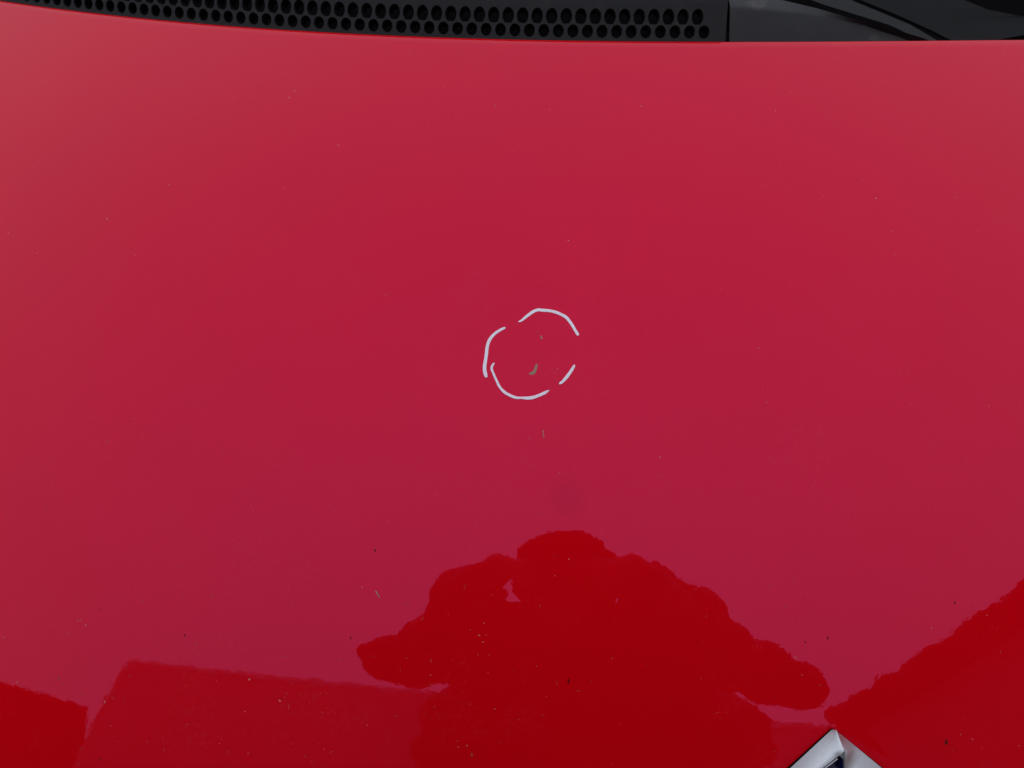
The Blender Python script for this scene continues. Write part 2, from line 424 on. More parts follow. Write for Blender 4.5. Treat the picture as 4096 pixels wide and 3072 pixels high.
# front face from under the bonnet edge up to the ridge, then the lit top strip, as one panel
def end_panel():
    n = 70; v = []; f = []
    low_ = [(2917, 190), (3150, 190), (3400, 189), (3600, 188), (3720, 187), (3760, 186)]
    mid_ = [(2920, 22), (3060, 34), (3208, 52), (3398, 88), (3547, 118), (3670, 152), (3740, 176)]
    top_ = [(2908, -30), (3050, -12), (3127, 0), (3263, 32), (3411, 74), (3580, 118), (3700, 155), (3755, 178)]
    def samp(P):
        P = np.array(P, float); q = np.linspace(0, 1, n); t = (P[:, 0] - P[0, 0]) / (P[-1, 0] - P[0, 0]); return np.c_[np.interp(q, t, P[:, 0]), np.interp(q, t, P[:, 1])]
    a, m_, c = samp(low_), samp(mid_), samp(top_)
    up = np.array([0, 0, 1.])
    for i in range(n):
        t = i / (n - 1); zr = Zr(t)
        pa = plane_at(*a[i], (0, 0, zedge - .012), up); pm = plane_at(*m_[i], (0, 0, zr - .002), up); pc = plane_at(*c[i], (0, 0, zr + .002), up)
        pts = []
        for w in (0, .3, .6, .85): pts.append(pa * (1 - w) + pm * w)
        e1 = pa * .06 + pm * .94; e2 = pm * .85 + pc * .15
        for w in (0, .33, .66, 1): pts.append(e1 * (1 - w) ** 2 + pm * 2 * w * (1 - w) + e2 * w * w)
        for w in (.4, .7, .95): pts.append(pm * (1 - w) + pc * w)
        pts.append(pc); pts.append(pc + (0, .0012, -.0015)); pts.append(pc + (0, .0012, -.025)); pts.append(pa + (0, .002, -.02))
        v += pts
    M_ = len(pts)
    for i in range(n - 1):
        for j in range(M_ - 1): f.append((i * M_ + j, i * M_ + j + 1, (i + 1) * M_ + j + 1, (i + 1) * M_ + j))
    o = pyd('cowl_end_panel', v, f, PLASTIC_DUSTY, car, True); o.data.set_sharp_from_angle(angle=rad(50))
    o['label'] = 'plain dusty grey plastic end panel with a curved ridge'
    child(o)
end_panel()
strip('wiper_well_floor', [(3080, -60), (3300, 20), (3560, 100), (3740, 190)], [(3295, -60), (3404, 0), (3640, 98), (3798, 190)], PLASTIC,
      zedge - .014, zedge - .0125, label='shadowed flat plastic strip', rows=3)
strip('rubber_seal', [(3290, -60), (3404, 0), (3560, 66), (3700, 130), (3790, 180)], [(3330, -60), (3436, 0), (3580, 60), (3720, 122), (3825, 178)], RUBBER,
      zedge - .015, zedge - .015, rows=3)
strip('screen_base_panel', [(3340, -62), (3440, -1), (3590, 60), (3728, 122), (3850, 185)], [(3700, -62), (3852, -2), (3950, 38), (4080, 64), (4420, 80)], PLASTIC_DARK,
      zedge - .013, zedge - .006, label='dark plastic panel at the foot of the screen', rows=10)
strip('gap_shade_sheet', [(2870, -40), (2890, 60), (2895, 190)], [(2960, -40), (2950, 60), (2950, 190)], PIT, zedge - .030, zedge - .030, rows=2)  # added black sheet, its colour paints the shade in the panel gap

# plain cowl cover on the far side, beyond the traced panels
v = []; f = []
for i in range(25):
    x = .42 + .50 * i / 24; y = ye(x); z = hz(x, y)
    for dy, dz in ((-.02, -.03), (.012, -.022), (.03, -.002), (.06, .004), (.16, .002), (.26, -.012)): v.append((x, y + dy, z + dz))
for i in range(24):
    for j in range(5): a = i * 6 + j; f.append((a, a + 1, a + 7, a + 6))
child(pyd('cowl_cover', v, f, PLASTIC, car, True))
# windscreen behind the cowl, with black surround
v = []; f = []
for i in range(41):
    x = -.72 + 1.44 * i / 40; y = ye(x) * .6 + .20 ; z = ZC + .012 - .05 * x * x
    for k in range(11):
        t = k / 10; v.append((x * (1 - .14 * t), y + .72 * t + .0, z + .34 * t - .03 * t * t))
for i in range(40):
    for j in range(10): a = i * 11 + j; f.append((a, a + 1, a + 12, a + 11))
wsn = child(pyd('windscreen', v, f, GLASS, car, True))

# ------------------------------------------------------------ badge
def badge():
    A = at(3333, 2919); A = A + np.array([0, 0, .0])
    ns = nrm(A[0], A[1]); beta = rad(math.degrees(slope(A[1])) + 1)
    N = np.array([ns[0], -math.sin(beta) * -1 * -1, math.cos(beta)]); N /= np.linalg.norm(N)
    if N[1] > 0: N[1] = -N[1]
    ev = -np.array([0, 1, 0.]); ev = ev - N * np.dot(ev, N); ev /= np.linalg.norm(ev)   # down the nose
    eu = np.cross(N, -ev)*1.0
    eu = np.cross(-ev, N)
    if eu[0] < 0: eu = -eu
    O = A + N * .0015
    def q2(px, py, h): # badge-plane coordinates of a photo point at height h
        p = plane_at(px, py, O + N * h, N) - O; return np.array([np.dot(p, eu), np.dot(p, ev)])
    P3 = lambda u, w, h: O + eu * u + ev * w + N * h
    l = q2(3155, 3072, .001); r = q2(3534, 3072, .001); a0 = q2(3333, 2912, .001)
    sl_ = (l - a0); sr_ = (r - a0)
    half = .041
    Lc = a0 + sl_ * (half / abs(sl_[0])); Rc = a0 + sr_ * (half / abs(sr_[0]))
    Bc = Lc + Rc - a0
    print('badge', l, r, a0, 'L', Lc, 'R', Rc, 'B', Bc)
    cen = (Lc + Rc) / 2
    op = [q2(3357, 3022, .0105), q2(3372, 3036, .0105)]
    ridge = [q2(3346, 2921, .0040), q2(3360, 2960, .0080), q2(3374, 2996, .0105), q2(3381, 3014, .0132), q2(3379, 3050, .0145), q2(3378, 3090, .0145)]
    # opening outline: top left edge runs parallel to the outer left edge
    dl = q2(3290, 3072, .0105) - op[0]; dl /= np.linalg.norm(dl)
    rot = lambda p: 2 * cen - p
    # inner opening corners, point symmetric about the centre
    tl = op[0]; tr = op[1]
    # ridge end / opening right side heads to the right then mirrors
    reach = (abs(Lc[0] - cen[0]) * .56)
    Lop = tl + dl * (abs(tl[0] - (cen[0] - reach)) / abs(dl[0]))
    opening = [tl, tr, q2(3373, 3085, .0105), rot(Lop), rot(tl), rot(tr), rot(q2(3373, 3085, .0105)), Lop]
    def rounded(a, p, c, r_, n=5):
        d1 = (a - p) / np.linalg.norm(a - p); d2 = (c - p) / np.linalg.norm(c - p)
        s0, s1 = p + d1 * r_, p + d2 * r_
        return [s0 * (1 - t) ** 2 + p * 2 * t * (1 - t) + s1 * t * t for t in np.linspace(0, 1, n)]
    outer = rounded(Lc, a0, Rc, .0022) + rounded(a0, Rc, Bc, .003) + rounded(Rc, Bc, Lc, .003) + rounded(Bc, Lc, a0, .003)
    # shift apex back so the rounded tip lands on the traced point
    # backing plate (rim wall)
    bt = thing_empty = bpy.data.objects.new('badge', None); COL.objects.link(bt); bt.parent = car; bt.location = Vector(tuple(O)) - car.location
    bt['label'] = 'silver diamond badge at the bonnet front, its top corner showing'
    def part(name, v3, f, mt, smooth=False):
        o = pyd(name, [p - O for p in v3], f, mt, bt, smooth)
        bm = bmesh.new(); bm.from_mesh(o.data); bmesh.ops.recalc_face_normals(bm, faces=bm.faces); bm.to_mesh(o.data); bm.free(); return o
    n = len(outer)
    v3 = [P3(*(p * .995 + cen * .005), -.006) for p in outer] + [P3(*(p * .995 + cen * .005), .0004) for p in outer] + [P3(*(p * .992 + cen * .008), .0010) for p in outer] + [P3(*cen, -.001)]
    f = []
    for i in range(n):
        j = (i + 1) % n; f += [(i, j, n + j, n + i), (n + i, n + j, 2 * n + j, 2 * n + i), (2 * n + i, 2 * n + j, 3 * n)]
    part('badge_base', v3, f, RUBBER)
    # facets: left (bright) from outer edge up to opening edge / ridge; right (shaded) from ridge down to outer edge
    sh = lambda p: p * .996 + cen * .004
    for flip in (False, True):
        tf = (lambda p: rot(p)) if flip else (lambda p: p)
        apex = outer[2]
        leftouter = [sh(outer[0]), sh(outer[-1])]
        Lcn = sh(outer[-3])
        # left facet rows: outer line -> inner line, matched samples
        o_line = [sh(apex), sh(outer[1]), sh(outer[0])] + [sh(outer[0]) * (1 - t) + Lcn * t for t in np.linspace(.08, 1, 14)]
        i_line = [ridge[0], ridge[0] * .5 + ridge[1] * .5, ridge[1], ridge[2], ridge[3] * .6 + ridge[2] * .4, tl] + [tl * (1 - t) + Lop * t for t in np.linspace(.1, 1, 11)]
        hi_ = [.0040, .0060, .0080, .0105, .0113, .0107] + [.0105] * 11
        V = []; Fc = []
        rows = 7
        for a_, b_, h_ in zip(o_line, i_line, hi_):
            for k in range(rows + 1):
                t = k / rows; p = a_ * (1 - t) + b_ * t
                hh = .0012 + (h_ - .0012) * (1 - (1 - t) ** 1.7)
                V.append(P3(*tf(p), hh))
        for i in range(len(o_line) - 1):
            for k in range(rows): b0 = i * (rows + 1) + k; Fc.append((b0, b0 + 1, b0 + rows + 2, b0 + rows + 1))
        part('badge_facet', V, Fc, CHROME, True)
        # cream sliver between opening and ridge
        V = [P3(*tf(p), h) for p, h in ((tl, .0105), (ridge[2] * .4 + ridge[3] * .6, .0113), (ridge[3], .0132), (ridge[4], .0145), (ridge[5], .0145), (opening[2], .0105), (tr, .0105))]
        part('badge_facet', V, [tuple(range(7))], CHROME)
        # right facet
        Rcn = sh(outer[7]); rj = rot(Lop)
        i_line = [ridge[0], ridge[1], ridge[2], ridge[3], ridge[4], ridge[5]] + [ridge[5] * (1 - t) + rj * t for t in np.linspace(.15, 1, 8)]
        ts = [0, .10, .2, .28, .36, .45] + list(np.linspace(.52, 1, 8))
        o_line = [sh(apex)] + [sh(outer[4]) * (1 - t) + Rcn * t for t in ts[1:]]
        hi_ = [.0040, .0080, .0105, .0132, .0145, .0145] + [.0145] * 8
        V = []; Fc = []
        for a_, b_, h_ in zip(o_line, i_line, hi_):
            for k in range(rows + 1):
                t = k / rows; p = a_ * (1 - t) + b_ * t; hh = .0012 + (h_ - .0012) * (1 - (1 - t) ** 1.15); V.append(P3(*tf(p), hh))
        for i in range(len(o_line) - 1):
            for k in range(rows): b0 = i * (rows + 1) + k; Fc.append((b0, b0 + 1, b0 + rows + 2, b0 + rows + 1))
        part('badge_facet', V, Fc, CHROME, True)
    # opening walls and floor
    n = len(opening)
    V = [P3(*p, .0104) for p in opening] + [P3(*(p * .90 + cen * .10), .0005) for p in opening]
    Fc = [(i, (i + 1) % n, n + (i + 1) % n, n + i) for i in range(n)] + [tuple(range(n, 2 * n))]
    part('badge_recess', V, Fc, NAVY)
    # thin bright edge line a little inside the upper left opening edge
    nd = np.array([-dl[1], dl[0]]);
    if np.dot(nd, cen - tl) < 0: nd = -nd
    a_ = tl + nd * .0016 + dl * .002; b_ = Lop + nd * .0016
    w_ = nd * .00035
    V = [P3(*(a_ - w_), .0094), P3(*(a_ + w_), .0092), P3(*(b_ + w_), .0092), P3(*(b_ - w_), .0094)]
    V += [p - N * .001 for p in V]
    part('badge_trim_line', V, [(0, 1, 2, 3), (4, 5, 6, 7), (0, 1, 5, 4), (1, 2, 6, 5), (2, 3, 7, 6), (3, 0, 4, 7)], MARK_RIM)
badge()

# ------------------------------------------------------------ white marker strokes
Zs = 650 / 1961.
STROKES = [
 [(822,414,8),(845,408,20),(870,395,26),(930,345,34),(1000,295,36),(1060,272,36),(1110,275,36),(1200,282,34),(1270,297,34),(1340,325,34),(1400,360,38),(1440,405,36),(1475,455,34),(1510,515,32),(1535,555,34),(1549,578,22)],
 [(668,490,16),(655,491,26),(610,512,30),(550,550,32),(500,600,36),(465,660,38),(447,730,38),(440,800,40),(430,870,40),(418,950,44),(420,1010,44),(432,1060,40),(443,1085,22)],
 [(538,912,8),(528,920,20),(512,940,26),(503,980,28),(525,1040,26),(560,1120,28),(600,1200,30),(660,1265,34),(730,1305,34),(800,1330,32),(860,1332,26),(930,1335,38),(1000,1328,38),(1080,1300,36),(1150,1268,34),(1197,1241,8)],
 [(1503,930,8),(1492,958,30),(1450,1025,36),(1400,1090,38),(1360,1135,34),(1330,1156,26),(1315,1162,10)]]
def catmull(P, n):
    P = np.array(P, float); P = np.vstack([2 * P[0] - P[1], P, 2 * P[-1] - P[-2]]); out = []
    for i in range(1, len(P) - 2):
        for t in np.linspace(0, 1, n, endpoint=False):
            a, c, d, e = P[i - 1:i + 3]
            out.append(.5 * (2 * c + (d - a) * t + (2 * a - 5 * c + 4 * d - e) * t * t + (3 * c - a - 3 * d + e) * t ** 3))
    out.append(P[-2]); return np.array(out)
def stroke(pts, label):
    c = catmull(pts, 6); v = []; f = []; mi = []
    for i, (x, y, w) in enumerate(c):
        d = c[min(i + 1, len(c) - 1)][:2] - c[max(i - 1, 0)][:2]; d /= np.linalg.norm(d); nn = np.array([-d[1], d[0]])
        w = max(w, 4) * (1 + .03 * rng.randn())
        for s, h in ((-.5, .00002), (-.47, .00028), (-.38, .00034), (-.2, .00026), (.2, .00026), (.38, .00034), (.47, .00028), (.5, .00002)):
            q = (np.array([x, y]) + nn * w * s) * Zs + (1800, 1150)
            p = at(*q); v.append(p + nrm(p[0], p[1]) * h)
    for i in range(len(c) - 1):
        for j in range(7): a = i * 8 + j; f.append((a, a + 1, a + 9, a + 8)); mi.append(1 if j in (0, 1, 5, 6) else 0)
    o = pyd('marker_stroke', v, f, MARKER, BON, True); o.data.materials.append(MARK_RIM)
    for p, k in zip(o.data.polygons, mi): p.material_index = k
    o['label'] = label; return o
for s, l in zip(STROKES, ('long white marker arc, top of the ring', 'white marker arc, left of the ring', 'thin white marker arc, bottom of the ring', 'short straight white marker dash, right of the ring')): stroke(s, l)

# ------------------------------------------------------------ chips and scratches inside and below the ring
def blob(poly, sc, off, name, mt, h=.00015, label=None):
    P = catmull([(*p, 0) for p in poly] + [(*poly[0], 0)], 4)[:-1]
    c = P[:, :2].mean(0); n = len(P); v = []
    for s, hh in ((1.0, .00002), (.8, h)):
        for p in P:
            q = (c + (p[:2] - c) * s) * sc + off; w = at(*q); v.append(w + nrm(w[0], w[1]) * hh)
    q = c * sc + off; w = at(*q); v.append(w + nrm(w[0], w[1]) * h * 1.1)
    f = []
    for i in range(n): j = (i + 1) % n; f += [(i, j, n + j, n + i), (n + i, n + j, 2 * n)]
    o = pyd(name, v, f, mt, BON, True)
    if label: o['label'] = label
    return o
OFF = np.array([1800., 1150.])
blob([(1043, 916), (1056, 935), (1048, 985), (1032, 1030), (1008, 1050), (985, 1054), (958, 1050), (954, 1035), (982, 1034), (1006, 1005), (1022, 955)], Zs, OFF, 'paint_chip', PRIMER, label='curved grey chip inside the marker ring')
blob([(1088, 580), (1103, 582), (1112, 600), (1117, 618), (1100, 622), (1094, 603)], Zs, OFF, 'paint_chip', PRIMER, label='small brown chip near the ring top')
blob([(1052, 530), (1064, 536), (1060, 546), (1052, 543)], Zs, OFF, 'paint_chip', DUSTB)
blob([(2170, 1720), (2174, 1722), (2175, 1735), (2177, 1752), (2173, 1748), (2172, 1736)], 1., np.zeros(2), 'paint_scratch', PRIMER, label='tiny upright scratch below the ring')
blob([(1500, 2362), (1507, 2366), (1514, 2380), (1521, 2389), (1514, 2387), (1506, 2375)], 1., np.zeros(2), 'paint_scratch', PRIMER)

WH = [(428,875,8),(599,750,4),(676,739,6),(148,1014,6),(131,1005,4),(33,931,6),(923,972,4),(1981,422,6),(1354,582,7),(1157,391,9),(1179,363,6),(1335,383,3),(1391,333,3),(1777,350,4),(2074,584,4),(1638,211,4),(1167,541,3),(1298,638,3),(1486,659,3),(1206,758,3),(1138,751,5),
 (2273,962,8),(2565,424,6),(2336,543,4),(2638,529,4),(2526,894,4),(2108,990,3),(2326,761,4),(2521,261,3),(2598,348,3),(2326,250,3),(2511,1006,4),(3504,793,9),(3294,786,5),(3451,722,5),(3825,790,5),(3094,978,5),(3711,885,4),(3579,1017,5),(3158,580,3),(3913,925,4),
 (535,1695,5),(572,1739,4),(420,1826,4),(948,1920,4),(1012,2040,4),(1003,2026,3),(1225,2138,4),(313,2484,7),(323,2480,7),(343,2500,8),(450,2429,3),(442,2341,3),(544,2355,4),(270,2533,5),(15,2549,7),(207,1929,4),(1176,2235,3),(2639,1829,8),(3067,1609,6),(3050,1551,5),(2799,1394,4),(2586,1344,4),(3261,1925,5),(2846,1778,3),
 (2117,1755,5),(2237,1891,6),(1367,1980,4),(1549,2085,5),(1881,2191,4),(2153,2054,4),(2220,2303,4),(1786,1939,3),(1448,2349,7),(1917,2541,8),(1936,2492,6),(1945,2540,5),(1932,2568,7),(1979,2835,7),(1868,2983,7),(1470,2901,6),(1833,2988,5),(1722,2700,6),(1913,2619,4),
 (997,2718,10),(993,3013,6),(69,2728,7),(419,2808,10),(1119,2803,10),(980,2846,7),(445,2904,5),(879,2974,5),(474,2965,5),(342,2502,7),(3842,2938,7),(3890,2957,7),(3182,2630,8),(3207,2700,7),(3875,2408,4),(4076,2984,6),(3947,2462,6),(2123,1295,3),(1846,1602,3),(1368,1355,3),(1505,1340,3)]
BR = [(2592,1313,6),(2603,1511,6),(1862,1996,7),(1841,1982,6),(236,2713,11),(517,2703,8),(893,1802,7),(1888,3019,13),(2055,2680,5),(912,928,6),(3094,2790,5),(250,2735,8),(1860,2345,7),(1700,2420,6),(2170,2860,7)]
DK = [(1808,471,7),(2000,737,5),(372,705,7),(912,926,6),(400,2435,7),(2274,2725,20),(399,3035,12),(740,2541,12),(1402,2551,12),(3184,2484,7),(3311,2551,14),(3221,2570,11),(3785,2968,24),(3819,2411,12),(3280,2470,4),(1500,2200,14)]
def specks(L_, mt, name, asp=1.4):
    v = []; f = []
    for (x, y, r_) in L_:
        n = 7 if r_ < 10 else 12; th = rng.rand() * 3.14; ca, sa = math.cos(th), math.sin(th); b0 = len(v)
        up_ = r_ >= 11
        for k in range(n):
            a = 2 * math.pi * k / n; rr = r_ * .34 * (1 + .3 * rng.randn() * .6)
            u, w = rr * math.cos(a) * asp, rr * math.sin(a) / asp
            if up_: q = (x + w * .9, y + u * 1.3)
            else: q = (x + u * ca - w * sa, y + u * sa + w * ca)
            p = at(*q); v.append(p + nrm(p[0], p[1]) * .00003)
        p = at(x, y); v.append(p + nrm(p[0], p[1]) * (.0003 if r_ < 11 else .00008))
        for k in range(n): f.append((b0 + k, b0 + (k + 1) % n, b0 + n))
    o = pyd(name, v, f, mt, BON, True); o['kind'] = 'stuff'; return o
specks(WH, DUSTW, 'pale_grit'); specks(BR, DUSTB, 'brown_grit'); specks(DK, DIRTD, 'tar_spots', 1.25)

# hair-fine scuffs, mostly low on the bonnet
def scuffs():
    v = []; f = []
    for k in range(130):
        x = rng.rand() * 4096; y = 3072 - 1500 * abs(rng.randn()) * .55
        if y < 250: continue
        if rng.rand() < .35: x, y = 400 + 1500 * rng.rand(), 2350 + 700 * rng.rand()
        th = rng.rand() * math.pi; ln = 6 + 22 * rng.rand() ** 2; cv = (rng.rand() - .5) * 1.2; wd_ = .7 + .8 * rng.rand()
        b0 = len(v); n = 6; cx, cy = x, y
        for i in range(n):
            nx_, ny_ = -math.sin(th), math.cos(th); w = wd_ * math.sin(math.pi * (i + .3) / (n - .4))
            for sgn in (-1, 1):
                p = at(cx + nx_ * w * sgn, cy + ny_ * w * sgn); v.append(p + nrm(p[0], p[1]) * .00004)
            cx += math.cos(th) * ln / n; cy += math.sin(th) * ln / n; th += cv / n
        for i in range(n - 1): a = b0 + 2 * i; f.append((a, a + 1, a + 3, a + 2))
    o = pyd('fine_scuffs', v, f, mat('scuffed_clearcoat', (.42, .045, .04), .6, .3), BON, True); o['kind'] = 'stuff'
scuffs()

# ------------------------------------------------------------ photographer who stands at the nose and is mirrored in the paint
def refl(px, py, t):
    P = at(px, py); d = ray(px, py); n = nrm(P[0], P[1]); r = d - 2 * np.dot(d, n) * n; return P + r * t
def rpx(px, py, t, r): return (np.linalg.norm(refl(px + r, py, t) - refl(px - r, py, t)) / 2)
JACKET = mat('dark_padded_nylon', (.018, .019, .024), .6, .3, noise=(20, .3), bump=(60, .5, .003))
KNIT = mat('dark_wool_hat', (.015, .014, .016), .95, .1, bump=(300, .8, .003))
SKIN = mat('skin', (.42, .24, .17), .5, .4, noise=(60, .12))
DENIM = mat('dark_denim', (.02, .028, .05), .85, .2, noise=(80, .3))
SHOE = mat('black_shoe_leather', (.01, .01, .01), .4, .5)
CAMBODY = mat('black_camera_plastic', (.01, .01, .011), .45, .4)
person = thing('person', 'person in dark padded jacket and wool hat leaning over the bonnet with a camera', 'person', (-.22, -1.30, 0))
def balls(name, items, mt, voxel, par, disp=None):
    """one continuous skin over tapered capsules (voxel remesh)"""
    bm = bmesh.new()
    for it in items:
        p, r = it[0], it[1]
        if len(it) == 4:   # capsule p,r -> q,r2
            q, r2 = it[2], it[3]; L_ = np.linalg.norm(np.asarray(q) - p); n = max(2, int(L_ / (min(r, r2) * .35)) + 1)
            seq = [(np.asarray(p) * (1 - t) + np.asarray(q) * t, r * (1 - t) + r2 * t) for t in np.linspace(0, 1, n)]
        else: seq = [(np.asarray(p), r)]
        for c_, rr in seq:
            sc = it[2] if len(it) == 3 else (1, 1, 1)
            bmesh.ops.create_icosphere(bm, subdivisions=2, radius=1., matrix=Matrix.Translation(Vector(tuple(c_))) @ Matrix.Diagonal((rr * sc[0], rr * sc[1], rr * sc[2], 1)))
    bmesh.ops.translate(bm, verts=bm.verts, vec=-par.location)
    o = frombm(name, bm, mt, par, True)
    m = o.modifiers.new('remesh', 'REMESH'); m.mode = 'VOXEL'; m.voxel_size = voxel; m.use_smooth_shade = True
    s = o.modifiers.new('smooth', 'SMOOTH'); s.factor = .5; s.iterations = 3
    if disp:
        tx = bpy.data.textures.new(name + '_folds', 'CLOUDS'); tx.noise_scale = disp[0]; d = o.modifiers.new('folds', 'DISPLACE'); d.texture = tx; d.strength = disp[1]; d.mid_level = .5
    return o
def person_build():
    R_ = lambda px, py, t: refl(px, py, t)
    J = []
    def ball(px, py, t, r, sc=(1, 1, 1)): J.append((R_(px, py, t), rpx(px, py, t, r), sc))
    def cap(a, c): J.append((R_(*a[:3]), rpx(*a), R_(*c[:3]), rpx(*c)))
    # sleeves, image left then right (px, py, path past the paint, radius px)
    L = [(2020, 2262, .66, 50), (1955, 2300, .67, 84), (1890, 2340, .70, 100), (1830, 2400, .72, 100), (1770, 2485, .74, 92), (1710, 2550, .76, 88), (1640, 2600, .78, 86), (1560, 2630, .80, 80), (1500, 2612, .80, 66), (1455, 2602, .80, 34), (1560, 2650, .82, 100), (1680, 2680, .83, 100)]
    Rr = [(2510, 2268, .66, 50), (2590, 2320, .67, 80), (2650, 2360, .70, 90), (2730, 2410, .72, 95), (2800, 2460, .73, 100), (2870, 2530, .74, 90), (2950, 2600, .76, 88), (3050, 2665, .78, 85), (3130, 2730, .79, 75), (3200, 2745, .80, 80), (3250, 2758, .80, 62), (3160, 2755, .82, 95), (3060, 2748, .83, 102)]
    for A_ in (L, Rr):
        for a, c in zip(A_, A_[1:]): cap(a, c)
    cap((1640, 2650, .84, 105), (1850, 2620, .95, 150)); cap((1850, 2600, .95, 150), (2050, 2580, 1.0, 170)); cap((1830, 2520, .86, 120), (1990, 2500, .90, 130))
    cap((3060, 2700, .84, 120), (2750, 2620, .95, 170)); cap((2750, 2600, .95, 150), (2520, 2580, 1.0, 170)); cap((2800, 2540, .86, 130), (2600, 2480, .90, 130))
    for q in ((1858, 2385, .74, 150), (1704, 2562, .78, 122), (1562, 2632, .81, 122), (2592, 2342, .72, 126), (2772, 2452, .74, 146), (2918, 2572, .76, 112), (3052, 2655, .79, 122), (3190, 2740, .81, 132)): ball(*q)
    # shoulders, chest and back
    cap((1900, 2440, .80, 95), (1985, 2430, .84, 62)); cap((1960, 2470, .86, 90), (2120, 2480, .92, 90))
    cap((2640, 2400, .78, 85), (2600, 2440, .84, 80)); cap((2560, 2470, .86, 90), (2440, 2480, .92, 90)); ball(2570, 2350, .72, 66); ball(2530, 2400, .8, 62); ball(1968, 2372, .76, 62)
    cap((1990, 2620, 1.0, 190), (2540, 2600, 1.0, 190)); cap((2090, 2530, .98, 140), (2450, 2510, .98, 140))
    for px, py, t, r in ((1950, 2900, 1.0, 255), (2260, 2850, 1.0, 330), (2600, 2880, 1.0, 330), (2830, 2930, 1.0, 240), (1900, 3150, 1.0, 255), (2300, 3200, 1.0, 400), (2800, 3150, 1.0, 270), (1800, 2860, .98, 130), (2960, 2900, .98, 130), (1760, 3000, .98, 125), (3020, 3000, .98, 95)): ball(px, py, t, r, (1, 1, 1))
    chest = R_(2300, 3150, 1.0)
    hip = np.array([chest[0], -1.62, .98])
    J.append((chest + (-.12, -.05, 0), .17, hip + (-.08, 0, .05), .16)); J.append((chest + (.12, -.05, 0), .17, hip + (.08, 0, .05), .16)); J.append((chest, .17, hip, .17))
    balls('jacket', J, JACKET, .007, person, (.04, .010))
    # head, neck, hands: the body itself, with legs running down inside the trousers, one surface
    hc = R_(2262, 2322, .86); hr = rpx(2262, 2322, .86, 205)
    fwd = np.array([0, .52, -.85]); upv = np.array([0, .85, .52]); rt = np.array([1, 0, 0.])
    B = [(hc, hr * .80, (.9, 1.0, 1.0)), (hc + fwd * .02 - upv * .045, hr * .66, (.86, 1, 1)), (hc - upv * .085 + fwd * .035, hr * .34)]
    B += [(hc + fwd * .075 - upv * .012, .010, hc + fwd * .096 - upv * .036, .014)]                         # nose
    for s in (-1, 1):
        B += [(hc + rt * s * .030 + fwd * .066 + upv * .006, .012), (hc + rt * s * .074 - upv * .012, .020, (.4, 1, 1.2))]
        B += [(hc + rt * s * .018 + fwd * .078 - upv * .062, .008, hc + fwd * .082 - upv * .062, .009)]      # lips
    neck = R_(2262, 2600, 1.02)
    B += [(hc - upv * .06 - fwd * .02, .058, neck, .062), (neck, .07, chest + (0, -.03, .02), .11)]
    cc = Matrix(M4)
    def CL(x, y, z): return np.array(cc @ Vector((x, y, z)))
    for s, wp in ((-1, (1990, 2262, .66)), (1, (2530, 2262, .66))):
        wr = R_(*wp); sx = s * 1.
        palm = CL(sx * .066, .012, .030)
        B += [(wr, .026, wr * .4 + palm * .6, .024), (wr * .4 + palm * .6, .024, palm, .022)]
        sh = R_(2262 + s * 330, 2620, 1.02)
        el = R_(*((1570, 2640, .82) if s < 0 else (3150, 2730, .82)))
        B += [(wr, .026, el, .036), (el, .038, sh, .050), (sh, .05, neck, .06)]
        for k, (yy, ln) in enumerate(((.030, .9), (.014, 1.0), (-.003, .95), (-.018, .75))):      # four fingers round the front edge
            a = palm + (CL(sx * .066, yy, .028) - CL(sx * .066, .012, .030)); b_ = CL(sx * (.0645), yy, .008); c_ = CL(sx * (.0645 - .016 * ln), yy - .002, .0055); 
            B += [(a, .0088, b_, .0082), (b_, .0080, c_, .0070)]
        B += [(CL(sx * .064, -.008, .040), .0105, CL(sx * .046, -.022, .046), .0095), (CL(sx * .046, -.022, .046), .0095, CL(sx * .030, -.012, .043), .0080)]   # thumb behind
    for s in (-1, 1):
        hp = hip + (s * .09, 0, -.02); kn = np.array([hip[0] + s * .11, -1.50, .52]); an = np.array([hip[0] + s * .12, -1.60, .10])
        B += [(hp, .085, kn, .055), (kn, .055, an, .038), (an, .04, an + (0, .10, -.055), .032)]
    B += [(chest + (0, -.06, -.02), .12, hip, .12)]
    balls('body', B, SKIN, .0055, person)
    balls('trousers', sum([[(hip + (s * .09, 0, -.0), .115, np.array([hip[0] + s * .11, -1.50, .52]), .082), (np.array([hip[0] + s * .11, -1.50, .52]), .082, np.array([hip[0] + s * .12, -1.60, .12]), .07)] for s in (-1, 1)], []) + [(hip, .13, hip + (0, 0, .06), .14)], DENIM, .014, person, (.06, .01))
    for s in (-1, 1):
        a = np.array([hip[0] + s * .12, -1.64, .052]); balls('shoe', [(a, .05, a + (0, .20, -.008), .042), (a + (0, .02, .03), .046)], SHOE, .01, person)
    balls('wool_hat', [(hc + upv * .022 - fwd * .012, hr * 1.0, (1.08, 1.0, 1.0)), (hc + upv * .045, hr * .88, (1.18, .9, .9)), (hc + upv * .074, hr * .62, (1.05, .9, .9)), (hc + upv * .05 + np.array([.004, 0, 0]), hr * .80, (1.1, 1, 1)), (hc - fwd * .03, hr * .96, (1.18, 1, 1))], KNIT, .007, person, (.022, .008))
    return hc
person_build()
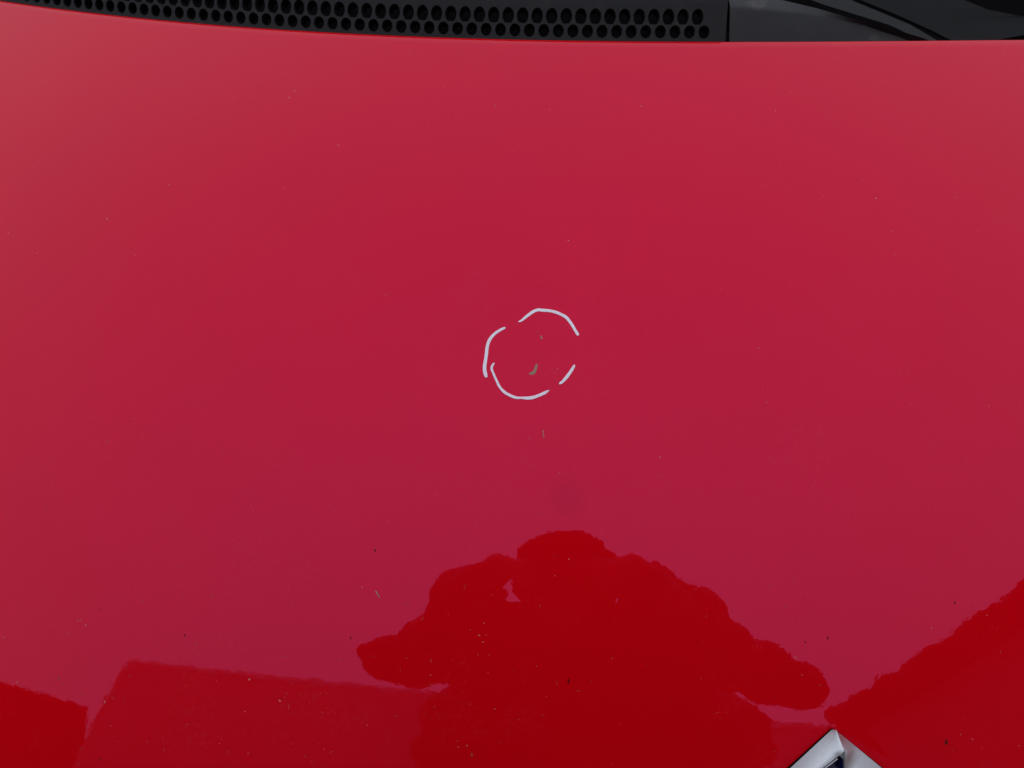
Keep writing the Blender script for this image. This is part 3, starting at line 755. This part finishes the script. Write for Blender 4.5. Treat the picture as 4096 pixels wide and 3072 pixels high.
# the compact camera held in both hands
def compact():
    r = thing('compact_camera', 'small black compact camera held in both hands above the bonnet', 'camera', tuple(CAM))
    r.rotation_euler = M4.to_euler()
    bm = bmesh.new(); box(bm, (-.057, -.033, .009), (.057, .033, .034)); bmesh.ops.bevel(bm, geom=bm.edges[:], offset=.005, segments=3, affect='EDGES')
    frombm('camera_body', bm, CAMBODY, r, True)
    bm = bmesh.new(); N_ = 40
    pr = [(.024, .010), (.024, .0045), (.021, .0030), (.0165, .0030), (.0150, .0050), (.0100, .0085)]
    vs = [[bm.verts.new((a * math.cos(2 * math.pi * k / N_), a * math.sin(2 * math.pi * k / N_), z)) for k in range(N_)] for a, z in pr]
    for i in range(len(pr) - 1):
        for k in range(N_): bm.faces.new((vs[i][k], vs[i][(k + 1) % N_], vs[i + 1][(k + 1) % N_], vs[i + 1][k]))
    frombm('lens_barrel', bm, CAMBODY, r, True)
    bm = bmesh.new(); bmesh.ops.create_cone(bm, cap_ends=True, segments=24, radius1=.007, radius2=.007, depth=.004, matrix=Matrix.Translation((.038, .034, .022)) @ Matrix.Rotation(rad(90), 4, 'X'))
    frombm('shutter_button', bm, CHROME, r)
compact()

# ------------------------------------------------------------ houses mirrored in the lower part of the bonnet
RENDER_W = mat('cream_rendered_wall', (.66, .64, .60), .9, .2, noise=(6, .12), bump=(80, .4, .004))
BOARDS = mat('dark_timber_boards', (.03, .024, .02), .8, .2, noise=(10, .3))
BRICK = mat('buff_brick_wall', (.34, .27, .21), .9, .2, noise=(14, .3), bump=(40, .5, .004))
SOFFIT = mat('white_painted_soffit', (.75, .75, .73), .6, .3, noise=(5, .08))
SOFFIT_D = mat('dark_stained_soffit', (.03, .02, .016), .7, .3, noise=(5, .2))
TILE = mat('brown_roof_tile', (.10, .055, .04), .85, .2, noise=(12, .3))
GUTTER = mat('black_gutter', (.012, .012, .013), .4, .4)
WINF = mat('white_window_frame', (.6, .6, .6), .4, .4)
WING = mat('window_glass', (.02, .022, .025), .05, .6)
def house(name, label, eave, depth, zE, wallin, soffm, rag=.0, skew=0., rise=1.5, wins=(.25, .72), wallm=None):
    """eave: front polyline (A,B) of the eave; house runs back from it"""
    A, B_ = np.array(eave[0], float), np.array(eave[1], float); e = (B_ - A) / np.linalg.norm(B_ - A)
    back = np.array([e[1], -e[0]]);
    if np.dot(back, (A + B_) / 2 - np.array([0, -.5])) < 0: back = -back
    Lh = np.linalg.norm(B_ - A)
    r = thing(name, label, 'house', (A[0], A[1], 0))
    T = lambda s, d, z: (e[0] * (s + skew * d) + back[0] * d, e[1] * (s + skew * d) + back[1] * d, z)
    def bx(nm, s0, s1, d0, d1, z0, z1, mt, par=r):
        v = [T(s, d, z) for s in (s0, s1) for d in (d0, d1) for z in (z0, z1)]
        f = [(0, 1, 3, 2), (4, 6, 7, 5), (0, 4, 5, 1), (2, 3, 7, 6), (0, 2, 6, 4), (1, 5, 7, 3)]
        return pyd(nm, v, f, mt, par)
    bx('wall', .15, Lh - .15, wallin, depth - .15, 0, zE + .004, wallm or RENDER_W)
    bx('soffit', .004, Lh - .004, .004, depth - .004, zE + .006, zE + .03, soffm)
    # gutter: row of short lengths with brackets reads as a slightly uneven edge
    g = []
    k = 0; s = 0
    v = []; f = []
    n = int(Lh / .045)
    for i in range(n + 1):
        s = Lh * i / n; w = .022 + .012 * math.sin(s * 12.5) * rng.rand()
        w += rag * (abs(math.sin(s * 9.3 + 2 * math.sin(s * 2.1))) + .5 * abs(math.sin(s * 23 + 3 * math.sin(s * 5))) + .15 * rng.rand())
        for dd, zz in ((.0, .035), (-w - .03, .03), (-w - .045, .08), (-.02, .12)): v.append(T(s, dd, zE + zz))
    for i in range(n):
        for j in range(3): a = i * 4 + j; f.append((a, a + 1, a + 5, a + 4))
    pyd('gutter', v, f, GUTTER if soffm is SOFFIT_D else SOFFIT, r)
    # pitched roof with tile courses
    v = []; f = []
    nc = 22
    for side in (0, 1):
        for i in range(nc):
            for q, lift in ((0, .03), (1, .0)):
                d = (i + q) / nc * depth / 2; z = zE + .05 + rise * (i + q) / nc + lift
                dd = d if side == 0 else depth - d
                v.append(T(0, dd, z)); v.append(T(Lh, dd, z))
            b0 = len(v) - 4; f.append((b0, b0 + 1, b0 + 3, b0 + 2))
            if i: f.append((b0 - 2, b0 - 1, b0 + 1, b0))
    b0 = len(v); v += [T(.01, .05, zE + .03), T(.01, depth - .05, zE + .03), T(.01, depth / 2, zE + rise), T(Lh - .01, .05, zE + .03), T(Lh - .01, depth - .05, zE + .03), T(Lh - .01, depth / 2, zE + rise)]
    f += [(b0, b0 + 1, b0 + 2), (b0 + 3, b0 + 4, b0 + 5)]
    pyd('roof', v, f, TILE, r)
    # windows
    for zc in (1.5, 3.9):
        for fr in wins:
            sc_ = Lh * fr
            w = bx('window', sc_ - .5, sc_ + .5, wallin - .03, wallin - .001, zc - .5, zc + .5, WINF)
            bx('pane', sc_ - .44, sc_ - .02, wallin - .036, wallin - .0305, zc - .44, zc + .44, WING, w)
            bx('pane', sc_ + .02, sc_ + .44, wallin - .036, wallin - .0305, zc - .44, zc + .44, WING, w)
    return r
house('rendered_house', 'cream rendered house with a brown tiled roof, mirrored behind the person', [(-4.13, -3.34), (2.9, -3.66)], 6., 5., 2.4, SOFFIT, 0., -.54, .7, (.50,))
house('side_house', 'buff brick house with a dark soffit, mirrored at the right of the bonnet', [(1.75, -3.47), (4.72, .17)], 5., 4.985, .20, SOFFIT_D, .04, wins=(), wallm=BRICK)
house('far_house', 'dark timber house mirrored at the bottom left corner of the bonnet', [(-9., -2.95), (-4.72, -4.10)], 5., 4.98, 1.6, SOFFIT_D, 0., -.27, .7, wallm=BOARDS)
print('faces', sum(len(o.data.polygons) for o in bpy.data.objects if o.type == 'MESH'))
